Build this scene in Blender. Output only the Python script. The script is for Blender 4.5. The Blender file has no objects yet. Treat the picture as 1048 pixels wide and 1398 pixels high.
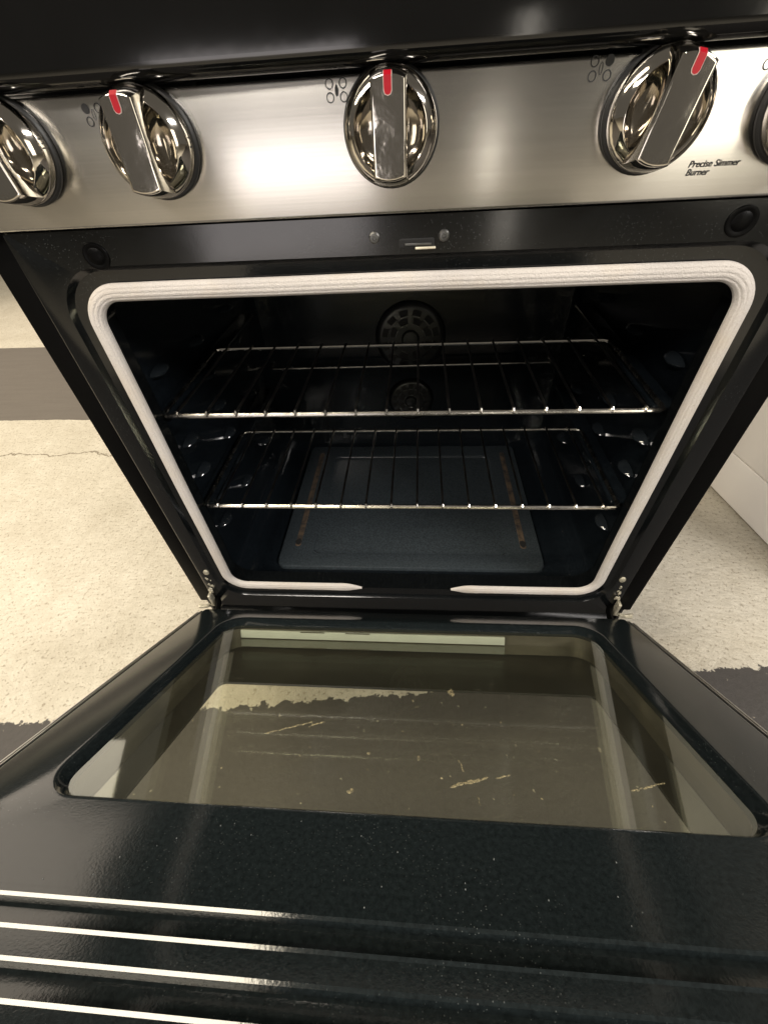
import bpy, bmesh, math, random
from mathutils import Vector, Matrix
random.seed(7)
S = bpy.context.scene
C = S.collection
PI = math.pi

# ------------------------------------------------------------------ camera
cam = bpy.data.cameras.new('camera'); cam_o = bpy.data.objects.new('camera', cam); C.objects.link(cam_o)
rt = Vector((0.99706349, 0.05878161, -0.04908274)); up = Vector((-0.00596524, 0.6986092, 0.71547859))
fw = Vector((-0.07634664, 0.71308479, -0.69690837))
M = Matrix((rt, up, -fw)).transposed().to_4x4(); M.translation = (0.014741, -0.408544, 0.645631)
cam_o.matrix_world = M
cam.sensor_fit = 'HORIZONTAL'; cam.sensor_width = 36.0; cam.lens = 36.0 * 574.705 / 1048.0
cam.clip_start = 0.01; cam.clip_end = 100
S.camera = cam_o
# ------------------------------------------------------------------ world, lamps, exposure
w = bpy.data.worlds.new('World'); S.world = w; w.use_nodes = True
bg = w.node_tree.nodes['Background']; bg.inputs[0].default_value = (1.0, 0.91, 0.77, 1); bg.inputs[1].default_value = 0.13
def lamp(name, loc, aim, sx, sy, power, col):
    l = bpy.data.lights.new(name, 'AREA'); l.shape = 'RECTANGLE'; l.size = sx; l.size_y = sy; l.energy = power; l.color = col
    o = bpy.data.objects.new(name, l); C.objects.link(o); o.location = loc
    d = Vector(aim) - Vector(loc); o.rotation_euler = d.to_track_quat('-Z', 'Y').to_euler(); return o
WARM = (1.0, 0.885, 0.69)
lamp('ceiling_strip_lamp', (-1.75, -0.75, 2.3), (-1.75, -0.75, 0), 2.4, 0.24, 64, WARM)
lamp('ceiling_strip_lamp', (-2.2, 1.2, 2.3), (-2.2, 1.2, 0), 2.4, 0.24, 60, WARM)
lamp('ceiling_strip_lamp', (2.6, 0.9, 2.3), (2.6, 0.9, 0), 2.0, 0.24, 36, WARM)
lamp('ceiling_strip_lamp', (-1.15, -1.9, 2.3), (0, 0.1, 0.2), 1.6, 0.22, 58, (1.0, 0.93, 0.84))
lamp('ceiling_strip_lamp', (2.3, -1.5, 2.3), (0, 0.1, 0.2), 1.2, 0.22, 88, (1.0, 0.95, 0.90))
lamp('panel_fill_lamp', (-1.00, -3.4, 0.08), (0.0, 0.0, 0.5), 1.3, 1.05, 17, (1.0, 0.92, 0.90))  # added unseen lamp, gives the steel panel its broad bright reflection
lamp('panel_fill_lamp', (0.66, -3.4, 0.16), (0.1, 0, 0.5), 0.09, 1.15, 2.2, (1.0, 0.92, 0.80))  # added narrow lamp for a thin vertical light band on the steel
lamp('right_fill_lamp', (1.90, -2.4, 0.9), (0.2, 0.0, 0.6), 0.8, 1.3, 15, (1.0, 0.92, 0.76))  # added fill lamp behind right, brightens the right end of the panel
lamp('door_fill_lamp', (-2.9, 2.6, 1.1), (-0.3, -0.3, 0.4), 1.5, 1.3, 16, (1.0, 0.86, 0.70))  # added fill lamp far left, brightens the reflections on the door enamel
S.view_settings.view_transform = 'Standard'; S.view_settings.look = 'None'
S.view_settings.exposure = 0.0; S.view_settings.gamma = 1.0; S.view_settings.use_curve_mapping = False
S.cycles.use_denoising = True; S.cycles.max_bounces = 10; S.cycles.transparent_max_bounces = 16
S.cycles.sample_clamp_indirect = 6.0; S.cycles.caustics_reflective = False; S.cycles.caustics_refractive = False

# ------------------------------------------------------------------ node helpers / materials
def mat(name):
    m = bpy.data.materials.new(name); m.use_nodes = True
    nt = m.node_tree; return m, nt, nt.nodes['Principled BSDF']
def N(nt, t, **k):
    n = nt.nodes.new(t)
    for a, b in k.items():
        if a == 'ins':
            for i, v in b.items(): n.inputs[i].default_value = v
        else: setattr(n, a, b)
    return n
def coord(nt, scale=(1, 1, 1), kind='Object'):
    tc = N(nt, 'ShaderNodeTexCoord'); mp = N(nt, 'ShaderNodeMapping'); mp.inputs['Scale'].default_value = scale
    nt.links.new(tc.outputs[kind], mp.inputs[0]); return mp.outputs[0]
def noise(nt, co, scale, detail=4, rough=.5):
    n = N(nt, 'ShaderNodeTexNoise', ins={'Scale': scale, 'Detail': detail, 'Roughness': rough}); nt.links.new(co, n.inputs['Vector']); return n.outputs['Fac']
def ramp(nt, fac, stops):
    r = N(nt, 'ShaderNodeValToRGB'); e = r.color_ramp.elements
    while len(e) < len(stops): e.new(.5)
    for el, (p, c) in zip(e, stops):
        el.position = p; el.color = (c, c, c, 1) if isinstance(c, (int, float)) else (*c, 1)
    nt.links.new(fac, r.inputs[0]); return r.outputs[0]
def math_(nt, op, a, b=None, c=None):
    n = N(nt, 'ShaderNodeMath', operation=op)
    for i, v in enumerate((a, b, c)):
        if v is None: continue
        if isinstance(v, (int, float)): n.inputs[i].default_value = v
        else: nt.links.new(v, n.inputs[i])
    return n.outputs[0]
def mixc(nt, f, a, b):
    n = N(nt, 'ShaderNodeMix', data_type='RGBA')
    if isinstance(f, (int, float)): n.inputs[0].default_value = f
    else: nt.links.new(f, n.inputs[0])
    for i, v in ((6, a), (7, b)):
        if isinstance(v, tuple): n.inputs[i].default_value = (*v, 1)
        else: nt.links.new(v, n.inputs[i])
    return n.outputs[2]
def bump(nt, h, strength, dist, bs):
    b = N(nt, 'ShaderNodeBump', ins={'Strength': strength, 'Distance': dist}); nt.links.new(h, b.inputs['Height']); nt.links.new(b.outputs[0], bs.inputs['Normal'])
def setp(b, **k):
    for a, v in k.items():
        i = b.inputs[a.replace('_', ' ')]
        i.default_value = (*v, 1) if isinstance(v, tuple) and len(v) == 3 else v

def simple(name, col, rough=.5, metal=0.0, nscale=0, namp=.15, bscale=0, bstr=.2, bdist=.001, spec=.5):
    m, nt, b = mat(name); setp(b, Base_Color=col, Roughness=rough, Metallic=metal); b.inputs['Specular IOR Level'].default_value = spec
    co = coord(nt)
    if nscale:
        f = noise(nt, co, nscale, 5, .6)
        c = mixc(nt, f, tuple(max(0, v * (1 - namp)) for v in col), tuple(min(1, v * (1 + namp)) for v in col)); nt.links.new(c, b.inputs['Base Color'])
        nt.links.new(ramp(nt, f, [(.3, max(0, rough * .8)), (.7, min(1, rough * 1.25))]), b.inputs['Roughness'])
    if bscale: bump(nt, noise(nt, co, bscale, 3), bstr, bdist, b)
    return m

def enamel(name, col, rough, speck=True, smudge=.25, bs=.16):
    m, nt, b = mat(name); co = coord(nt)
    v = N(nt, 'ShaderNodeTexVoronoi', ins={'Scale': 420.0}); nt.links.new(co, v.inputs['Vector'])
    sp = ramp(nt, v.outputs['Distance'], [(0.0, 1.0), (.17, 0.0)])
    gate = ramp(nt, noise(nt, co, 9, 4), [(.46, 0.0), (.66, 1.0)])
    f = math_(nt, 'MULTIPLY', sp, gate)
    grain = mixc(nt, ramp(nt, noise(nt, co, 330, 3, .7), [(.3, 0.0), (.7, 1.0)]), tuple(v * .62 for v in col), tuple(v * 1.4 for v in col))
    c = mixc(nt, math_(nt, 'MULTIPLY', f, .35 if speck else 0.0), grain, (.32, .34, .33)); nt.links.new(c, b.inputs['Base Color'])
    sm = noise(nt, co, 6, 6, .65)
    nt.links.new(ramp(nt, sm, [(.3, rough * (1 - smudge)), (.75, rough * (1 + 1.6 * smudge))]), b.inputs['Roughness'])
    h = math_(nt, 'ADD', noise(nt, co, 620, 3), math_(nt, 'MULTIPLY', noise(nt, co, 45, 2), 1.2))
    bump(nt, h, bs, .0005, b)
    return m
M_EN = enamel('black_enamel', (.0030, .0036, .0040), .13, bs=.045)
M_DOOR = enamel('door_enamel', (.0085, .0115, .0125), .115, bs=.075)
M_CAV = enamel('cavity_enamel', (.0060, .0082, .0105), .14, bs=.07)
M_SUP = simple('glossy_support', (.012, .015, .018), .06, spec=1.0)
M_PAN = enamel('pan_enamel', (.029, .036, .041), .22, speck=False)
M_BLK = simple('black_gloss', (.004, .004, .004), .14, nscale=14, spec=.3)
M_TOP = simple('cooktop_black', (.003, .003, .003), .10, nscale=14, bscale=25, bstr=.05, bdist=.002, spec=.5)
M_BLKM = simple('black_rubber', (.01, .01, .01), .5)
M_BLKP = simple('black_painted_side', (.008, .007, .007), .33, bscale=300, bstr=.15)
M_FLANGE = simple('matt_black_flange', (.002, .002, .002), .4, bscale=300, bstr=.2, spec=.06)
M_FRIT = simple('black_ceramic_frit', (.004, .005, .005), .35)

def steel():
    m, nt, b = mat('brushed_steel'); setp(b, Base_Color=(.60, .58, .55), Metallic=1.0, Roughness=.30, Anisotropic=.85)
    uv = N(nt, 'ShaderNodeTangent', direction_type='UV_MAP'); nt.links.new(uv.outputs[0], b.inputs['Tangent'])
    sm = noise(nt, coord(nt, (1, 1, 1.6)), 7, 2, .5)
    nt.links.new(ramp(nt, sm, [(.35, .225), (.70, .265)]), b.inputs['Roughness'])
    n2 = math_(nt, 'ADD', math_(nt, 'MULTIPLY', noise(nt, coord(nt, (4, 1, 700)), 1.0, 3, .6), .6), math_(nt, 'MULTIPLY', noise(nt, coord(nt), 14, 3, .6), .4))
    nt.links.new(mixc(nt, n2, (.47, .455, .43), (.70, .68, .645)), b.inputs['Base Color'])
    return m
M_STEEL = steel()
M_TRIM = simple('steel_trim', (.62, .61, .58), .35, 1.0, 40)
M_CHROME = simple('chrome', (.60, .565, .51), .08, 1.0, 30, .05, bscale=55, bstr=.22, bdist=.0016)
M_WIRE = simple('rack_cross_wire', (.085, .08, .075), .35, 1.0, 60, .3)
M_SIDE = simple('rack_side_wire', (.30, .29, .27), .25, 1.0, 60, .2)
M_RACK = simple('rack_wire', (.72, .69, .64), .2, 1.0, 90, .25)
M_ZINC = simple('worn_zinc', (.46, .43, .34), .5, .7, 260, .95, 300, .6)
M_LIP = simple('bright_latch', (.80, .74, .58), .4, 0.6)
M_SCREW = simple('dull_screw', (.14, .14, .135), .4, 1.0, 90, .3)
M_RED = simple('red_paint', (.30, .002, .010), .3)
M_WHITEP = simple('white_outline', (.75, .66, .6), .4)
M_SPECK = simple('grey_dust', (.16, .17, .17), .7)
M_INK = simple('dark_print', (.012, .012, .012), .6)
M_LINER = simple('galvanised_liner', (.15, .14, .115), .6, 1.0, 25, .3)
M_SPACER = simple('pale_spacer', (.50, .54, .48), .5, 0.0, 40, .1)
M_APPL = simple('white_enamel_cabinet', (.84, .81, .77), .35, 0, 3, .04)
M_DARKSLOT = simple('dark_slot', (.004, .004, .004), .8)
M_RES = simple('baked_residue', (.46, .39, .22), .6, 0, 300, .35, 400, .4)

nt_ = M_RES.node_tree; b_ = nt_.nodes['Principled BSDF']
nt_.links.new(ramp(nt_, noise(nt_, coord(nt_), 520, 4, .7), [(.38, .05), (.66, .70)]), b_.inputs['Alpha'])
def rope():
    m, nt, b = mat('fibreglass_rope'); co = coord(nt)
    f = noise(nt, co, 900, 3); g = noise(nt, co, 14, 5, .6)
    c = mixc(nt, f, (.40, .37, .345), (.66, .625, .59)); c = mixc(nt, ramp(nt, g, [(.48, 0.0), (.75, .6)]), c, (.50, .43, .34))
    nt.links.new(c, b.inputs['Base Color']); setp(b, Roughness=.9); b.inputs['Specular IOR Level'].default_value = .1
    bump(nt, f, .7, .0015, b); return m
M_ROPE = rope()
def rust():
    m, nt, b = mat('rusty_slot'); co = coord(nt)
    f = noise(nt, co, 42, 6, .75)
    nt.links.new(mixc(nt, ramp(nt, f, [(.38, 0.0), (.58, 1.0)]), (.014, .013, .013), (.085, .058, .036)), b.inputs['Base Color']); setp(b, Roughness=.85)
    bump(nt, f, .6, .002, b); return m
M_RUST = rust()

def glass(name, tint, dirt):
    m = bpy.data.materials.new(name); m.use_nodes = True; nt = m.node_tree; nt.nodes.clear()
    out = N(nt, 'ShaderNodeOutputMaterial'); tr = N(nt, 'ShaderNodeBsdfTransparent'); tr.inputs[0].default_value = (*tint, 1)
    gl = N(nt, 'ShaderNodeBsdfGlossy'); gl.inputs['Roughness'].default_value = .035; gl.inputs[0].default_value = (.95, 1, .96, 1)
    ge = N(nt, 'ShaderNodeNewGeometry'); dt = N(nt, 'ShaderNodeVectorMath', operation='DOT_PRODUCT')
    nt.links.new(ge.outputs['Incoming'], dt.inputs[0]); nt.links.new(ge.outputs['Normal'], dt.inputs[1])
    k1 = math_(nt, 'POWER', math_(nt, 'SUBTRACT', 1.0, math_(nt, 'ABSOLUTE', dt.outputs['Value'])), 4.0)     # Schlick, both faces of the sheet
    mx = N(nt, 'ShaderNodeMixShader'); nt.links.new(math_(nt, 'MULTIPLY_ADD', k1, .85, .10), mx.inputs[0])
    nt.links.new(tr.outputs[0], mx.inputs[1]); nt.links.new(gl.outputs[0], mx.inputs[2])
    last = mx.outputs[0]
    if dirt:
        co = coord(nt); df = N(nt, 'ShaderNodeBsdfDiffuse'); df.inputs[0].default_value = (.35, .325, .23, 1)
        film = ramp(nt, noise(nt, co, 5, 6, .65), [(.3, .018), (.8, .075)])
        st = ramp(nt, noise(nt, coord(nt, (60, 420, 60)), 1.0, 4, .6), [(.66, 0.0), (.74, .25)])
        gate = ramp(nt, noise(nt, co, 14, 3), [(.5, 0.0), (.62, 1.0)])
        f = math_(nt, 'ADD', film, math_(nt, 'MULTIPLY', st, gate))
        m2 = N(nt, 'ShaderNodeMixShader'); nt.links.new(f, m2.inputs[0]); nt.links.new(last, m2.inputs[1]); nt.links.new(df.outputs[0], m2.inputs[2]); last = m2.outputs[0]
    nt.links.new(last, out.inputs[0]); return m
M_GLASS = glass('dirty_oven_glass', (.95, .95, .86), True)
M_GLASS2 = glass('clear_pane', (.97, .97, .92), False)

def floor_mat():
    m, nt, b = mat('painted_concrete'); tc = N(nt, 'ShaderNodeTexCoord'); co = tc.outputs['Object']
    sx = N(nt, 'ShaderNodeSeparateXYZ'); nt.links.new(co, sx.inputs[0]); X, Y = sx.outputs[0], sx.outputs[1]
    big = noise(nt, co, 2.2, 6, .6); mid = noise(nt, co, 48, 5, .7); fine = noise(nt, co, 85, 5, .75)
    cream = mixc(nt, mid, (.47, .432, .355), (.74, .695, .595)); cream = mixc(nt, ramp(nt, noise(nt, co, 9, 6, .7), [(.35, .0), (.70, .55)]), cream, (.42, .375, .29))
    pits = ramp(nt, noise(nt, co, 125, 2, .6), [(.33, 1.0), (.43, 0.0)]); cream = mixc(nt, math_(nt, 'MULTIPLY', pits, .62), cream, (.23, .19, .135)); cream = mixc(nt, ramp(nt, noise(nt, co, 210, 2), [(.62, 0.0), (.7, .5)]), cream, (.72, .68, .58))
    # crack
    wob = noise(nt, co, 7, 6, .7)
    cy = math_(nt, 'ADD', math_(nt, 'MULTIPLY', math_(nt, 'SUBTRACT', wob, .5), .12), .79)
    dc = math_(nt, 'ABSOLUTE', math_(nt, 'SUBTRACT', Y, cy))
    crack = math_(nt, 'LESS_THAN', dc, .0032); cream = mixc(nt, math_(nt, 'MULTIPLY', crack, .75), cream, (.13, .10, .06))
    # worn edge of the dark paint under the door
    e = math_(nt, 'ADD', math_(nt, 'MULTIPLY', X, .115), -.046)
    ragged = math_(nt, 'MULTIPLY', math_(nt, 'SUBTRACT', noise(nt, co, 38, 6, .7), .5), .055)
    d = math_(nt, 'SUBTRACT', Y, math_(nt, 'ADD', e, ragged)); dark = math_(nt, 'MULTIPLY', math_(nt, 'LESS_THAN', d, 0.0), math_(nt, 'GREATER_THAN', Y, -1.5))
    dk = mixc(nt, fine, (.052, .048, .045), (.09, .083, .078)); chips = ramp(nt, noise(nt, co, 55, 3, .6), [(.69, 0.0), (.72, 1.0)]); dk = mixc(nt, math_(nt, 'MULTIPLY', chips, .7), dk, (.42, .38, .30))
    # smooth grey band farther off
    e2 = math_(nt, 'MULTIPLY', math_(nt, 'SUBTRACT', noise(nt, co, 14, 4), .5), .02)
    band = math_(nt, 'MULTIPLY', math_(nt, 'GREATER_THAN', Y, math_(nt, 'ADD', e2, 1.03)), math_(nt, 'LESS_THAN', Y, math_(nt, 'ADD', math_(nt, 'MULTIPLY', e2, .3), 1.785)))
    gy = mixc(nt, noise(nt, coord(nt, (4, 30, 1)), 1.5, 5), (.115, .100, .086), (.155, .137, .118))
    c = mixc(nt, dark, mixc(nt, band, cream, gy), dk)
    nt.links.new(c, b.inputs['Base Color']); setp(b, Roughness=.6); b.inputs['Specular IOR Level'].default_value = .3
    h = math_(nt, 'ADD', math_(nt, 'MULTIPLY', mid, .6), math_(nt, 'SUBTRACT', math_(nt, 'MULTIPLY', fine, .8), math_(nt, 'MULTIPLY', math_(nt, 'ADD', dark, band), .4)))
    h = math_(nt, 'ADD', h, math_(nt, 'MULTIPLY', noise(nt, co, 62, 4, .6), math_(nt, 'SUBTRACT', 2.2, math_(nt, 'MULTIPLY', math_(nt, 'ADD', dark, band), 1.9))))
    bump(nt, h, .34, .0075, b); return m
M_FLOOR = floor_mat()

# ------------------------------------------------------------------ mesh helpers
def obj(name, verts, faces, m, parent=None, smooth=False, loc=None, rot=None):
    me = bpy.data.meshes.new(name); me.from_pydata([tuple(v) for v in verts], [], faces); me.update()
    bm = bmesh.new(); bm.from_mesh(me); bmesh.ops.recalc_face_normals(bm, faces=bm.faces); bm.to_mesh(me); bm.free()
    me.materials.append(m)
    if smooth:
        me.polygons.foreach_set('use_smooth', [True] * len(me.polygons))
        try: me.set_sharp_from_angle(angle=math.radians(32))
        except Exception: pass
    o = bpy.data.objects.new(name, me); C.objects.link(o)
    if parent: o.parent = parent
    if loc: o.location = loc
    if rot: o.rotation_euler = rot
    return o
class MB:
    def __init__(s): s.v = []; s.f = []
    def add(s, v, f): k = len(s.v); s.v += [tuple(p) for p in v]; s.f += [[i + k for i in q] for q in f]; return s
    def box(s, x0, x1, y0, y1, z0, z1, bev=0.0):
        if bev <= 0:
            v = [(x, y, z) for x in (x0, x1) for y in (y0, y1) for z in (z0, z1)]
            return s.add(v, [(0, 1, 3, 2), (4, 6, 7, 5), (0, 4, 5, 1), (2, 3, 7, 6), (0, 2, 6, 4), (1, 5, 7, 3)])
        bm = bmesh.new(); bmesh.ops.create_cube(bm, size=1)
        for vv in bm.verts: vv.co = ((x0 + x1) / 2 + vv.co.x * (x1 - x0), (y0 + y1) / 2 + vv.co.y * (y1 - y0), (z0 + z1) / 2 + vv.co.z * (z1 - z0))
        bmesh.ops.bevel(bm, geom=bm.edges[:], offset=bev, segments=3, affect='EDGES', profile=.5)
        bm.verts.index_update(); s.add([v.co[:] for v in bm.verts], [[v.index for v in f.verts] for f in bm.faces]); bm.free(); return s
    def tube(s, pts, r, n=8, cap=True, radii=None):
        pts = [Vector(p) for p in pts]; rings = []
        for i, p in enumerate(pts):
            t = (pts[min(i + 1, len(pts) - 1)] - pts[max(i - 1, 0)]).normalized()
            a = Vector((0, 0, 1)) if abs(t.z) < .9 else Vector((0, 1, 0))
            u = t.cross(a).normalized(); v = u.cross(t); rr = radii[i] if radii else r
            rings.append([p + (u * math.cos(2 * PI * k / n) + v * math.sin(2 * PI * k / n)) * rr for k in range(n)])
        return s.loops(rings, True, cap)
    def loops(s, rings, closed=True, cap=False, cap0=None, cap1=None):
        n = len(rings[0]); v = [p for r in rings for p in r]; f = []
        for i in range(len(rings) - 1):
            for k in range(n if closed else n - 1):
                a, b = i * n + k, i * n + (k + 1) % n; f.append((a, b, b + n, a + n))
        if cap or cap0: f.append(tuple(range(n)))
        if cap or cap1: f.append(tuple((len(rings) - 1) * n + k for k in range(n)))
        return s.add(v, f)
    def build(s, name, m, parent=None, smooth=False, **k): return obj(name, s.v, s.f, m, parent, smooth, **k)
def rrect(x0, x1, z0, z1, r, n=8):
    out = []
    for cx, cz, a0 in ((x1 - r, z1 - r, 0), (x0 + r, z1 - r, PI / 2), (x0 + r, z0 + r, PI), (x1 - r, z0 + r, 1.5 * PI)):
        for k in range(n + 1):
            a = a0 + PI / 2 * k / n; out.append((cx + r * math.cos(a), cz + r * math.sin(a)))
    return out
def tag(o, label, cat, group=None):
    o['label'] = label; o['category'] = cat
    if group: o['group'] = group
    return o
def empty(name, loc=(0, 0, 0)):
    o = bpy.data.objects.new(name, None); C.objects.link(o); o.location = loc; o.empty_display_size = .05; return o
def sub(name, mb, m, parent, smooth=False, root_off=None):
    o = mb.build(name, m, parent, smooth); return o

FZ = -0.235
# ------------------------------------------------------------------ floor
g = MB(); g.add([(-9, -7, 0), (9, -7, 0), (9, 11, 0), (-9, 11, 0)], [(0, 1, 2, 3)])
fl = g.build('floor', M_FLOOR, loc=(0, 0, FZ)); fl['kind'] = 'structure'

# ------------------------------------------------------------------ the range
root = empty('gas_range', (0, .3, FZ))
tag(root, 'black and stainless gas range with chrome knobs and its oven door hanging part open', 'range')
INV = Matrix.Translation((0, -.3, -FZ))
def P(name, mb, m, smooth=False):          # a part modelled in world coordinates under the range
    v = [(x, y - .3, z - FZ) for x, y, z in mb.v]; return obj(name, v, mb.f, m, root, smooth)

# front frame with throat
fr = MB(); rings = []
for x, zb, zt, y, r in ((.300, .066, .530, .034, .036), (.300, .062, .532, .006, .036), (.319, .047, .548, .005, .046), (.3215, .044, .5505, .0025, .048), (.3235, .042, .5525, .0, .05), (.343, .010, .5800, .0, .004), (.3455, .0095, .5805, .0012, .004), (.3465, .009, .581, .012, .004)):
    rings.append([(a, y, b) for a, b in rrect(-x, x, zb, zt, r, 10)])
fr.loops(rings); P('front_frame', fr, M_EN, True)
for sx in (-1, 1):
    b = MB(); b.box(min(sx * .347, sx * .3772), max(sx * .347, sx * .3772), .008, .0200, .009, .5808, .002); P('side_flange', b, M_FLANGE, True)
# side panels, back, drawer, feet
for sx in (-1, 1):
    b = MB(); b.box(min(sx * .3775, sx * .3715), max(sx * .3775, sx * .3715), .0205, .62, -.195, .6605, .0015); P('side_panel', b, M_BLKP, True)
b = MB(); b.box(-.371, .371, .612, .620, -.19, .66); P('back_panel', b, M_BLKP)
b = MB(); b.box(-.372, .372, .010, .045, -.185, -.052, .004); P('storage_drawer_front', b, M_BLK, True)
b = MB(); b.box(-.3705, .3705, .046, .60, -.19, -.175); P('drawer_base', b, M_BLKP)
b = MB(); b.box(-.370, .370, .024, .060, -.050, .0085, .002); P('bottom_rail', b, M_EN, True)
for sx in (-1, 1):
    for y in (.06, .57):
        b = MB(); b.tube([(sx * .33, y, FZ), (sx * .33, y, FZ + .006)], .018, 12); b.tube([(sx * .33, y, FZ + .006), (sx * .33, y, -.188)], .009, 10); P('levelling_foot', b, M_BLKM)
# cavity
cv = MB(); rings = []
for x, zb, zt, y, r in ((.2995, .0655, .5305, .033, .036), (.304, .050, .533, .038, .036), (.316, .026, .538, .044, .04), (.320, .018, .541, .052, .042), (.320, .018, .541, .40, .042), (.318, .020, .539, .455, .042), (.310, .03, .53, .470, .040), (.29, .05, .51, .474, .036)):
    rings.append([(a, y, b_) for a, b_ in rrect(-x, x, zb, zt, r, 8)])
cv.loops(rings, cap1=True); P('oven_cavity', cv, M_CAV, True)
# embossed rack supports on both walls
def dome(mb, c, ax, ay, az, side):
    rings = []
    for i in range(5):
        t = i / 4 * PI / 2; rr = math.cos(t); hh = math.sin(t)
        rings.append([(c[0] + side * hh * ax, c[1] + ay * max(rr, .02) * math.cos(a), c[2] + az * max(rr, .02) * math.sin(a)) for a in [2 * PI * k / 12 for k in range(12)]])
    mb.loops(rings, True, cap1=True)
LV = (.412, .3585, .3045, .2495, .194, .1385)
for sx in (-1, 1):
    for z in LV:
        for y, dz in ((.090, 0), (.208, -.0105), (.345, -.0105)):
            b = MB(); dome(b, (sx * .3195, y, z + dz), .0135, .020, .0065, -sx); P('rack_support', b, M_SUP, True)
    for z in (.3685, .2155):     # ledges the two racks stand on
        b = MB(); b.box(min(sx * .3195, sx * .292), max(sx * .3195, sx * .292), .05, .40, z, z + .006, .002); P('rack_ledge', b, M_CAV, True)
# oven floor pan
pn = MB(); rings = []
for hx, y0, y1, z, r in ((.2515, .077, .470, .0180, .02), (.2505, .0780, .4690, .0225, .02), (.2485, .0800, .467, .0247, .02), (.2450, .083, .464, .0250, .018), (.1880, .111, .425, .0250, .015), (.1868, .1122, .4240, .0246, .014), (.1842, .1148, .4212, .0210, .013), (.1825, .1165, .420, .0207, .012), (.17, .128, .408, .0207, .01)):
    rings.append([(a, b_, z) for a, b_ in rrect(-hx, hx, y0, y1, r, 5)])
pn.loops(rings, cap1=True); P('oven_floor_pan', pn, M_PAN, True)
for sx in (-1, 1):
    s_ = MB(); rings = []
    for o_, z in ((.0, .0253), (.0012, .0257), (.0026, .0254)):
        rings.append([(sx * .2185 + a, b_, z) for a, b_ in rrect(-.0056 + o_, .0056 - o_, .128 + o_, .436 - o_, .0054 - o_, 5)])
    s_.loops(rings, cap1=True); sl = P('pan_slot', s_, M_RUST, True)
    s_ = MB(); s_.add([(sx * .2185 + .0058 * math.cos(t), .140 + .0085 * math.sin(t), .0262) for t in [2 * PI * k / 14 for k in range(14)]], [tuple(range(14))]); P('slot_hole', s_, M_DARKSLOT)
# convection fan cover and lower vent on back wall
def fan(cx, cz, R, nslots, rings_def):
    d = MB(); rr = []
    for r, y in ((R, .474), (R * .98, .4705), (R * .9, .4665), (R * .82, .4650), (R * .25, .465), (R * .2, .462), (R * .02, .461)):
        rr.append([(cx + r * math.cos(a), y, cz + r * math.sin(a)) for a in [2 * PI * k / 40 for k in range(40)]])
    d.loops(rr, cap1=True); f = P('fan_cover', d, M_FRIT, True)
    for r0, r1, n in rings_def:
        for k in range(n):
            a = 2 * PI * (k + .5) / n; t0, t1 = a - .62 * PI / n, a + .62 * PI / n; v = []
            for i in range(5):
                t = t0 + (t1 - t0) * i / 4
                v += [(cx + R * r0 * math.cos(t), .4642, cz + R * r0 * math.sin(t)), (cx + R * r1 * math.cos(t), .4642, cz + R * r1 * math.sin(t))]
            s2 = MB(); s2.add([(x, y - .3, z - FZ) for x, y, z in v], [(2 * i, 2 * i + 1, 2 * i + 3, 2 * i + 2) for i in range(4)]); s2.build('vent_slot', M_DARKSLOT, f)
            s3 = MB(); q = [(cx + R * r0 * .985 * math.cos(t0 + (t1 - t0) * i / 6), .4635 - .3, cz + R * r0 * .985 * math.sin(t0 + (t1 - t0) * i / 6) - FZ) for i in range(7)]
            s3.tube(q, .0011, 5); s3.build('slot_rim', M_SCREW, f, True)
b = MB(); b.tube([(-.302, .470, .2410), (-.3015, .455, .2410), (-.297, .449, .2412), (.288, .449, .2440), (.292, .455, .2440), (.2925, .470, .2440)], .0026, 8); P('rear_bar', b, M_RACK, True)
fan(.0005, .293, .073, 10, ((.42, .58, 8), (.64, .80, 12)))
fan(.001, .150, .052, 10, ((.30, .52, 6), (.60, .82, 14)))

# gasket rope
gk = MB(); path = []
gx, gz0, gz1, gr = .2998, .0676, .5300, .031
def gpath():
    pts = []
    def line(a, b, n): pts.extend([(a[0] + (b[0] - a[0]) * i / n, a[1] + (b[1] - a[1]) * i / n) for i in range(n)])
    def arc(cx, cz, a0, n=14): pts.extend([(cx + gr * math.cos(a0 + PI / 2 * i / n), cz + gr * math.sin(a0 + PI / 2 * i / n)) for i in range(n)])
    line((.072, gz0), (gx - gr, gz0), 30); arc(gx - gr, gz0 + gr, -PI / 2); line((gx, gz0 + gr), (gx, gz1 - gr), 40); arc(gx - gr, gz1 - gr, 0)
    line((gx - gr, gz1), (-gx + gr, gz1), 50); arc(-gx + gr, gz1 - gr, PI / 2); line((-gx, gz1 - gr), (-gx, gz0 + gr), 40); arc(-gx + gr, gz0 + gr, PI)
    line((-gx + gr, gz0), (-.075, gz0), 30); pts.append((-.075, gz0)); return pts
gp = gpath(); rings = []; nP = 42; tot = len(gp)
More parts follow.
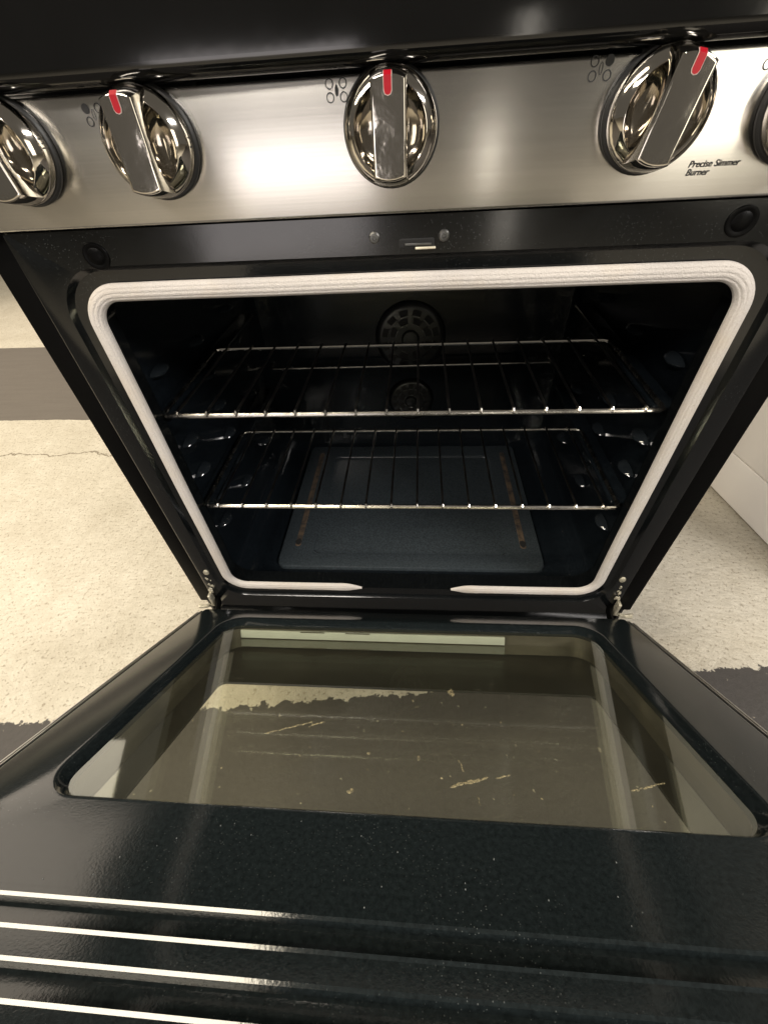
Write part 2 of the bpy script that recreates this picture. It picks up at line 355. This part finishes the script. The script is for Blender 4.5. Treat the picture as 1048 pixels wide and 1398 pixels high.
for i, (px, pz) in enumerate(gp):
    a = gp[max(i - 1, 0)]; b_ = gp[min(i + 1, tot - 1)]; tx, tz = b_[0] - a[0], b_[1] - a[1]; L = math.hypot(tx, tz); tx /= L; tz /= L
    nx, nz = tz, -tx     # outward
    e = min(i, tot - 1 - i); wdt = .0079 * (1 if e > 6 else (.15, .45, .72, .95, 1.08, 1.08, 1.04)[e]); drop = 0 if e > 6 else -.0015 * (6 - e) / 6
    wob = .0003 * math.sin(i * .11) + .00015 * math.sin(i * .31 + 1)
    ring = []
    for k in range(nP):
        t = PI * k / (nP - 1); c_, s_ = math.cos(t), math.sin(t); lob = 1 - .09 * (1 - abs(math.sin(t * 6.0))) ** 1.5 if 0 < k < nP - 1 else 1
        hh = .0058 * (1 if e > 6 else .5 + .5 * e / 6)
        ring.append((px + nx * (c_ * wdt * (.97 + .03 * lob) + wob), .0045 - hh * s_ ** .7 * (1.10 * lob) if s_ > 0 else .0045, pz + nz * (c_ * wdt + wob) + drop))
    rings.append(ring)
gk.loops(rings, False); P('door_gasket', gk, M_ROPE, True)

# control panel
cp = MB(); cp.box(-.3775, .3775, -.004, .030, .5815, .6605, .0022)
pan = P('control_panel', cp, M_STEEL, True)
uvl = pan.data.uv_layers.new(name='UVMap')
for l in pan.data.loops:
    c_ = pan.data.vertices[l.vertex_index].co; uvl.data[l.index].uv = (c_.z, c_.x)
# cooktop with rounded front lip
ct = MB(); prof = [(.030, .6625), (-.008, .6625), (-.0125, .6630), (-.0150, .6645), (-.0172, .6665), (-.0184, .6695), (-.0187, .6725), (-.0187, .700), (-.0187, .716), (-.0180, .722), (-.014, .727), (.012, .728), (.62, .728), (.62, .6625)]
ct.loops([[(-.380, y, z) for y, z in prof], [(-.376, y, z) for y, z in prof]] + [[(x, y, z) for y, z in prof] for x in (-.2, 0, .2)] + [[(.380, y, z) for y, z in prof]], cap=True); P('cooktop', ct, M_TOP, True)

# printing on the panel: burner symbols
YP = -.0043
def panel_child(name, mb, m): return mb_build_child(name, mb, m, pan)
def mb_build_child(name, mb, m, par): return obj(name, [(x, y - .3, z - FZ) for x, y, z in mb.v], mb.f, m, par)
def ringmark(mb, cx, cz, rx, rz, wd, fill=False, n=20):
    A = [2 * PI * k / n for k in range(n)]
    if fill: mb.add([(cx + rx * math.cos(a), YP, cz + rz * math.sin(a)) for a in A], [tuple(range(n))])
    else: mb.loops([[(cx + rx * math.cos(a), YP, cz + rz * math.sin(a)) for a in A], [(cx + (rx - wd) * math.cos(a), YP, cz + (rz - wd) * math.sin(a)) for a in A]])
def burner_icon(cx, cz, filled):
    b = MB()
    for i, (dx, dz) in enumerate(((-1, 1), (1, 1), (-1, -1), (1, -1))): ringmark(b, cx + dx * .0047, cz + dz * .0034, .0027, .0028, .00060, filled == i)
    ringmark(b, cx, cz, .0012, .0030, .0004, filled == 4); panel_child('burner_symbol', b, M_INK)
KX = (-.292, -.181, -.0045, .1735, .2745); KZ = .632
burner_icon(-.0412, .6530, 4); burner_icon(.1325, .6545, 1); burner_icon(-.2185, .6494, 0); burner_icon(.2405, .6545, 3)
def text(body, x, z, size, par):
    cu = bpy.data.curves.new('t', 'FONT'); cu.body = body; cu.size = size; cu.shear = .25; cu.space_character = 1.02; cu.offset = .00010
    t = bpy.data.objects.new('t', cu); C.objects.link(t); dg = bpy.context.evaluated_depsgraph_get()
    me = bpy.data.meshes.new_from_object(t.evaluated_get(dg)); bpy.data.objects.remove(t)
    for v in me.vertices: v.co = (x + v.co.x, YP - .3, z + v.co.y - FZ)
    me.materials.clear(); me.materials.append(M_INK); o = bpy.data.objects.new('printed_lettering', me); C.objects.link(o); o.parent = par
text('Precise Simmer', .2090, .6010, .0054, pan); text('Burner', .2090, .5963, .0054, pan)

# knobs -------------------------------------------------------------
def lathe(mb, prof, n=48, cap1=True):     # axis -Y (towards the viewer), profile (radius, depth)
    mb.loops([[(r * math.cos(2 * PI * k / n), -d, r * math.sin(2 * PI * k / n)) for k in range(n)] for r, d in prof], cap1=cap1)
def bar_outline(R, hw, n=9):
    a = math.asin(hw / R); out = []
    for k in range(n): t = PI / 2 + a - 2 * a * k / (n - 1); out.append((R * math.cos(t), R * math.sin(t)))
    for k in range(n): t = -PI / 2 + a - 2 * a * k / (n - 1); out.append((R * math.cos(t), R * math.sin(t)))
    return out
def knob_mesh():
    b = MB(); lathe(b, [(.0308, .0035), (.0316, .0045), (.0318, .0060), (.0318, .0128), (.0313, .0138), (.0254, .0196), (.0248, .0198), (.0243, .0194), (.0236, .0172), (.0215, .0140), (.017, .0112), (.010, .0095), (.0003, .0090)])
    rings = []
    for R, hw, d in ((.0314, .0128, .0080), (.0312, .0124, .0140), (.0300, .0120, .0205), (.0268, .0112, .0335), (.0262, .0106, .0344), (.0255, .0100, .0347), (.0246, .0094, .0347), (.0190, .0070, .0347), (.0110, .0040, .0347)):
        rings.append([(x, -d, z) for x, z in bar_outline(R, hw)])
    b.loops(rings, cap1=True)
    return b
def knob(x, rot):
    e = knob_mesh(); k = obj('burner_knob', e.v, e.f, M_CHROME, root, True, loc=(x, -.0042 - .3, KZ - FZ), rot=(0, rot, 0))
    b = MB(); lathe(b, [(.0335, .0002), (.0338, .003), (.0325, .0045), (.0300, .0048)], cap1=False); b.build('knob_bezel', M_BLKM, k, True)
    for nm, hw, z0, z1, dd, m in (('indicator_outline', .0027, .0164, .0258, .0350, M_WHITEP), ('indicator_mark', .0024, .0168, .0257, .0353, M_RED)):
        b = MB(); v = []
        row = [(-1, z0 + hw * .9), (-.7, z0 + hw * .25), (0, z0), (.7, z0 + hw * .25), (1, z0 + hw * .9)]
        top = [(xx * hw, -dd, zz) for xx, zz in row]
        mid = [(xx * hw, -dd, z1) for xx, _ in row]
        end = [(xx * hw, -(.0318 + (dd - .0348)), .0274 + (dd - .0348)) for xx, _ in row]
        b.loops([top, mid, end], False); b.build(nm, m, k)
    b = MB()
    for ang, wd in ((-.10, .0012), (-.02, .0007), (.06, .0012), (.13, .0007)):
        for s in (0,):
            r = .03188; a0 = ang
            v = [(r * math.cos(a0 + da), -d, r * math.sin(a0 + da)) for da, d in ((0, .0085), (.028, .0085), (.028, .0085 + wd * 3), (0, .0085 + wd * 3))]
            b.add(v, [(0, 1, 2, 3)])
    b.build('setting_mark', M_INK, k)
    return k
for x, r in zip(KX, (math.radians(-8), 0, 0, math.radians(11), 0)): knob(x, r)

# bumpers, screws, latch on the frame above the gasket
for x, z in ((-.2685, .5605), (.266, .5655)):
    b = MB(); n = 24; rr = []
    for r, d in ((.0120, .0003), (.0114, .0010), (.0102, .0012), (.0090, .0009), (.0076, .0005), (.0064, .0012), (.0034, .0018), (.0002, .0019)):
        rr.append([(x + r * math.cos(2 * PI * k / n), -d, z + r * .9 * math.sin(2 * PI * k / n)) for k in range(n)])
    b.loops(rr, cap1=True); P('door_bumper', b, M_FLANGE, True)
for x, z in ((-.0212, .5655), (.0361, .5650)):
    b = MB(); n = 18
    b.loops([[(x + r * math.cos(2 * PI * k / n), -d, z + r * math.sin(2 * PI * k / n)) for k in range(n)] for r, d in ((.0046, .0002), (.0044, .0014), (.0034, .0024), (.0018, .0026), (.0014, .0012), (.0002, .0012))], cap1=True); P('frame_screw', b, M_SCREW, True)
b = MB(); b.loops([[(a, -.0004, c_) for a, c_ in rrect(-.001, .0285, .5566, .5640, .0015, 3)], [(a, -.0008, c_) for a, c_ in rrect(.0004, .0271, .5578, .5628, .001, 3)]], cap1=True); lt = P('latch_slot', b, M_DARKSLOT)
b = MB(); b.box(.0125, .0295, -.0035, -.0009, .5562, .5580, .0006); P('latch_lip', b, M_LIP, True)
b = MB(); b.box(.004, .026, -.0016, -.0009, .5588, .5606, .0003); P('latch_bolt', b, M_SCREW, True)
# hinges
def dome2(mb, c, r, rnd):
    rings = []; ang = [2 * PI * k / 9 for k in range(9)]; q = [rnd.uniform(.6, 1.2) for _ in ang]
    for t in (0, .5, 1.0, 1.4): rings.append([(c[0] + r * qq * math.cos(t) * math.cos(a), c[1] - r * .6 * math.sin(t), c[2] + 1.5 * r * qq * math.cos(t) * math.sin(a)) for a, qq in zip(ang, q)])
    mb.loops(rings, cap1=True)
for sx in (-1, 1):
    b = MB(); n = 14
    b.loops([[(sx * .3298 + r * math.cos(2 * PI * k / n), -d, .105 + r * 1.25 * math.sin(2 * PI * k / n)) for k in range(n)] for r, d in ((.0048, .0002), (.0044, .0018), (.003, .0026), (.0002, .0028))], cap1=True); P('hinge_screw', b, M_ZINC, True)
    b = MB(); rnd = random.Random(3 + sx)
    pts = [(sx * .3322, .0008, .094), (sx * .3338, .0004, .084), (sx * .3350, .0004, .070), (sx * .3385, -.0006, .054), (sx * .3420, -.004, .038), (sx * .3480, -.008, .022)]
    for (px, py, pz), rr in zip(pts, (0, .0026, .0032, .0042, .0046, .0030)):
        if rr:
            for k in range(3): dome2(b, (px + rnd.gauss(0, .0016), py - .0002, pz + rnd.gauss(0, .003)), rr * rnd.uniform(.5, 1.0), rnd)
    b.box(min(sx * .3385, sx * .3435), max(sx * .3385, sx * .3435), -.012, -.001, .022, .052, .0015)
    b.tube([(sx * .350, -.006, .018), (sx * .362, -.006, .012), (sx * .3735, -.004, .010)], .003, 7, radii=[.0038, .0030, .0045])
    P('door_hinge', b, M_ZINC, True)

# ------------------------------------------------------------------ oven door (local: x, -l, h), hinged open
DA = .6182; DK = .8547     # door is a little narrower than the body and rides forward on its hinge arms
HX, L0, L1 = .3052, .044, .4150; XC = -.0043
dm = MB(); n = 9
def dl(hx, l0, l1, h, r): c = XC if hx < .33 else 0.0; return [(a + c, b_, h) for a, b_ in rrect(-hx, hx, -l1, -l0, r, n)]
dm.loops([dl(.3660, .006, .486, -.0045, .004), dl(.3650, .007, .486, -.001, .004), dl(.3630, .009, .486, .0, .004),
          dl(HX + .004, L0 - .004, L1 + .003, .0, .040), dl(HX + .001, L0 - .001, L1 + .001, .0006, .038), dl(HX - .003, L0 + .003, L1 - .001, -.0006, .036),
          dl(HX - .011, L0 + .011, L1 - .005, -.0075, .031), dl(HX - .0145, L0 + .014, L1 - .007, -.0115, .029)])
prof = [(.4859, 0)]
for off, t1, t2 in ((0, 41.0, 39.8), (.0335, 38.6, 37.2)):     # two pressed channels with chamfered edges
    d1, d2 = .0016 * math.tan(math.radians(t1)), .0016 * math.tan(math.radians(t2))
    prof += [(l + off, h) for l, h in ((.4890, 0), (.4905, 0), (.4905 + .0016, -d1), (.4924, -.0060), (.4950, -.0062), (.5068, -.0062), (.5088, -.0056), (.5091, d2), (.5091 + .0016, 0.0), (.5135, 0))]
prof += [(.578, 0), (.590, -.0005), (.5965, -.003), (.600, -.008), (.601, -.046)]
dm.loops([[(x, -l, h) for l, h in prof] for x in (-.3630, -.2, 0, .2, .3630)], False)
for s in (-1, 1): dm.loops([[(s * .3630, -l, h) for l, h in prof], [(s * .3660, -l, min(h, 0) - .0045) for l, h in prof]], False)
DLOC = Vector((.00214, -.05936, .09381))
door = obj('oven_door', [(x * DK, y * DK, z * DK) for x, y, z in dm.v], dm.f, M_DOOR, root, True, loc=DLOC - Vector((0, .3, FZ)), rot=(-DA, 0, 0))
door['label'] = 'black enamelled oven door hanging part open with dirty window'
def D(name, mb, m, smooth=False): return obj(name, [(x * DK, y * DK, z * DK) for x, y, z in mb.v], mb.f, m, door, smooth)
for s in (-1, 1):     # hinge arms from the frame to the door
    q = Matrix.Rotation(-DA, 3, 'X'); e0 = DLOC + q @ Vector((s * .298, -.004, -.020)); e1 = DLOC + q @ Vector((s * .298, -.06, -.026))
    b = MB(); b.tube([(s * .337, .004, .030), (s * .328, -.012, .034), e0, e1], .005, 8); P('hinge_arm', b, M_FLANGE, True)
# side trim: two bright rails with a dark channel
for s in (-1, 1):
    b = MB(); b.box(min(s * .3665, s * .3685), max(s * .3665, s * .3685), -.60, -.010, -.030, -.0025, .0006); D('side_channel', b, M_FRIT)
    b = MB(); b.box(min(s * .3687, s * .3702), max(s * .3687, s * .3702), -.60, -.012, -.044, -.0012, .0005); D('side_trim', b, M_TRIM, True)
    b = MB(); b.box(min(s * .3704, s * .3732), max(s * .3704, s * .3732), -.60, -.014, -.045, -.0042, .0006); D('side_wall', b, M_BLK, True)
    b = MB(); b.box(min(s * .3734, s * .3754), max(s * .3734, s * .3754), -.60, -.016, -.052, -.0024, .0006); D('edge_trim', b, M_TRIM, True)
b = MB(); b.box(-.366, .366, -.012, -.0075, -.044, -.0050); D('hinge_edge', b, M_EN)
# window liner (walls between the panes) 
ln = MB(); ln.loops([dl(HX - .0145, L0 + .014, L1 - .007, -.0118, .029), dl(HX - .013, L0 + .013, L1 - .006, -.0448, .029)]); D('window_liner', ln, M_LINER, True)
for x0, x1 in ((-.277, .157),):
    b = MB(); b.box(x0, x1, -(L0 + .0185), -(L0 + .0145), -.0270, -.0135, .0008); D('spacer_strip', b, M_SPACER, True)
for x0 in (-.175, -.10):
    b = MB(); b.box(x0, x0 + .04, -(L0 + .0192), -(L0 + .0186), -.0150, -.0134); D('spacer_clip', b, M_LINER)
# outer skin with black ceramic border and clear window
os_ = MB(); os_.loops([dl(.3733, .010, .600, -.0465, .004), dl(.262, .162, .420, -.0465, .012), dl(.262, .162, .420, -.0500, .012), dl(.3733, .010, .600, -.0500, .004)]); D('outer_skin', os_, M_FRIT)
for nm, hx, l0, l1, h, r, m in (('inner_pane', HX - .0120, L0 + .0120, L1 - .0055, -.0080, .0285, M_GLASS), ('middle_pane', HX - .0155, L0 + .0155, L1 - .0085, -.0280, .028, M_GLASS2), ('outer_pane', .2615, .1625, .4195, -.0480, .0115, M_GLASS2)):
    b = MB(); b.add(dl(hx, l0, l1, h, r), [tuple(range(4 * (n + 1)))]); D(nm, b, m)
# baked-on residue on the glass
def residue(x, l, pts, h=-.0076):
    b = MB(); rnd = random.Random(int((x + l) * 9973)); nn = len(pts)
    top = [(x + px, -(l + pl), h + .0002) for px, pl in pts]; bot = [(x + px * 1.15, -(l + pl * 1.15), h - .0005) for px, pl in pts]
    b.loops([bot, top], cap1=True); D('residue_spot', b, M_RES)
def blob(x, l, rx, rl, ang=0, nn=9, seed=0):
    rnd = random.Random(seed); pts = []
    for k in range(nn):
        a = 2 * PI * k / nn; q = rnd.uniform(.55, 1.25); u, v = rx * q * math.cos(a), rl * q * math.sin(a)
        pts.append((u * math.cos(ang) - v * math.sin(ang), u * math.sin(ang) + v * math.cos(ang)))
    residue(x, l, pts)
def streak(x, l, dx, dl_, n_, sz, seed):
    r_ = random.Random(seed)
    n_ = int(n_ * 2.2)
    for k in range(n_):
        t = (k + r_.uniform(-.3, .3)) / max(1, n_ - 1) - .5; q = sz * r_.uniform(.4, 1.2)
        blob(x + dx * t + r_.gauss(0, sz * .4), l + dl_ * t + r_.gauss(0, sz * .4), q * 2.0, q * .55, math.atan2(dl_, dx), 8, seed * 50 + k)
blob(.058, .229, .0034, .0068, 0, 13, 1); blob(.0605, .234, .0016, .0030, .3, 9, 13)
streak(.064, .3685, .030, -.011, 9, .0015, 2); streak(.0585, .350, .003, .013, 3, .0009, 3); streak(.069, .388, .001, .007, 2, .0008, 4)
blob(-.041, .385, .0028, .0020, -.6, 9, 5); blob(.018, .342, .0014, .0030, .1, 8, 6); blob(-.030, .339, .0020, .0015, 0, 8, 7)
streak(-.118, .306, .042, -.020, 9, .0009, 8); streak(-.09, .298, .012, -.006, 4, .0011, 9); streak(.219, .363, .030, -.010, 7, .0011, 10); streak(.095, .360, .012, -.004, 4, .0009, 11); blob(.012, .250, .0014, .0018, 0, 8, 12)
rnd = random.Random(5)
for i in range(22):
    blob(rnd.uniform(-.26, .22), rnd.uniform(.26, .402), rnd.uniform(.0003, .0009), rnd.uniform(.0003, .0008), rnd.uniform(-1, 1), 7, 20 + i)
# crumbs and specks stuck on the enamel
for i in range(26):
    b = MB(); x, l = rnd.gauss(.02, .12), rnd.uniform(.425, .484); r = rnd.uniform(.00015, .00042)
    b.loops([[(x + r * q * math.cos(2 * PI * k / 6), -(l + r * q * 1.6 * math.sin(2 * PI * k / 6)), hh) for k in range(6)] for q, hh in ((1, .0001), (.6, .0005))], cap1=True); D('dust_speck', b, M_SPECK)

# ------------------------------------------------------------------ racks
def rack(z, label):
    r0 = empty('oven_rack', (-.0026, .03, z)); tag(r0, label, 'oven rack', 'wire racks in the oven')
    hw = .2967; yb = .1955
    def A(name, pts, r, nn=8, m=M_RACK, extra=None):
        b = MB(); b.tube(pts, r, nn)
        if extra: extra(b)
        return b.build(name, m, r0, True)
    XS = [(k - 7.5) * .0366 for k in range(16)]
    rnd = random.Random(int(z * 1000))
    def welds(b):
        for x in XS: b.tube([(x, -.0034, .0006), (x, -.0030, .0032), (x, -.0012, .0050), (x, .0016, .0054)], .002, 7)
    A('front_bar', [(-hw, .012, 0), (-hw + .0012, .004, 0), (-hw + .006, 0, 0), (-hw + .02, 0, 0), (0, .0003, -.0004), (hw - .02, 0, 0), (hw - .006, 0, 0), (hw - .0012, .004, 0), (hw, .012, 0)], .0032, 10, extra=welds)
    for s in (-1, 1): A('side_rail', [(s * hw, .012, 0), (s * hw, yb * .5, -.0003), (s * hw, yb - .012, 0)], .0026, 8, M_SIDE)
    A('back_bar', [(-hw, yb - .012, 0), (-hw + .002, yb - .004, 0), (-hw + .009, yb, 0), (hw - .009, yb, 0), (hw - .002, yb - .004, 0), (hw, yb - .012, 0)], .0026)
    first = None
    for x in XS:
        if first is None:
            first = A('cross_wire', [(0, .0012, .0050), (0, .01, .0046), (0, .10, .0040), (0, yb - .006, .0040), (0, yb, .0040), (0, yb + .0026, .0028), (0, yb + .0034, 0)], .0016, 7, M_WIRE); o = first
        else: o = first.copy(); C.objects.link(o); o.parent = r0
        o.location = (x + rnd.gauss(0, .0004), 0, 0)
rack(.381, 'upper chrome wire rack inside the oven, in front of the fan')
rack(.2283, 'lower chrome wire rack inside the oven, just above the floor pan')

# ------------------------------------------------------------------ white appliance at the right
ap = empty('white_appliance', (1.19, .62, FZ)); tag(ap, 'plain white appliance standing on the floor right of the range', 'appliance')
b = MB(); b.box(-.300, .32, -.42, .36, .135, .90, .006); b.build('cabinet', M_APPL, ap, True)
b = MB(); b.box(-.2995, .315, -.419, .35, .012, .1335, .002); b.build('base_panel', M_APPL, ap, True)
for x in (-.26, .28):
    for y in (-.37, .31):
        b = MB(); b.tube([(x, y, 0), (x, y, .014)], .02, 10); b.build('foot', M_BLKM, ap)
ap.rotation_euler.z = math.radians(7.5)
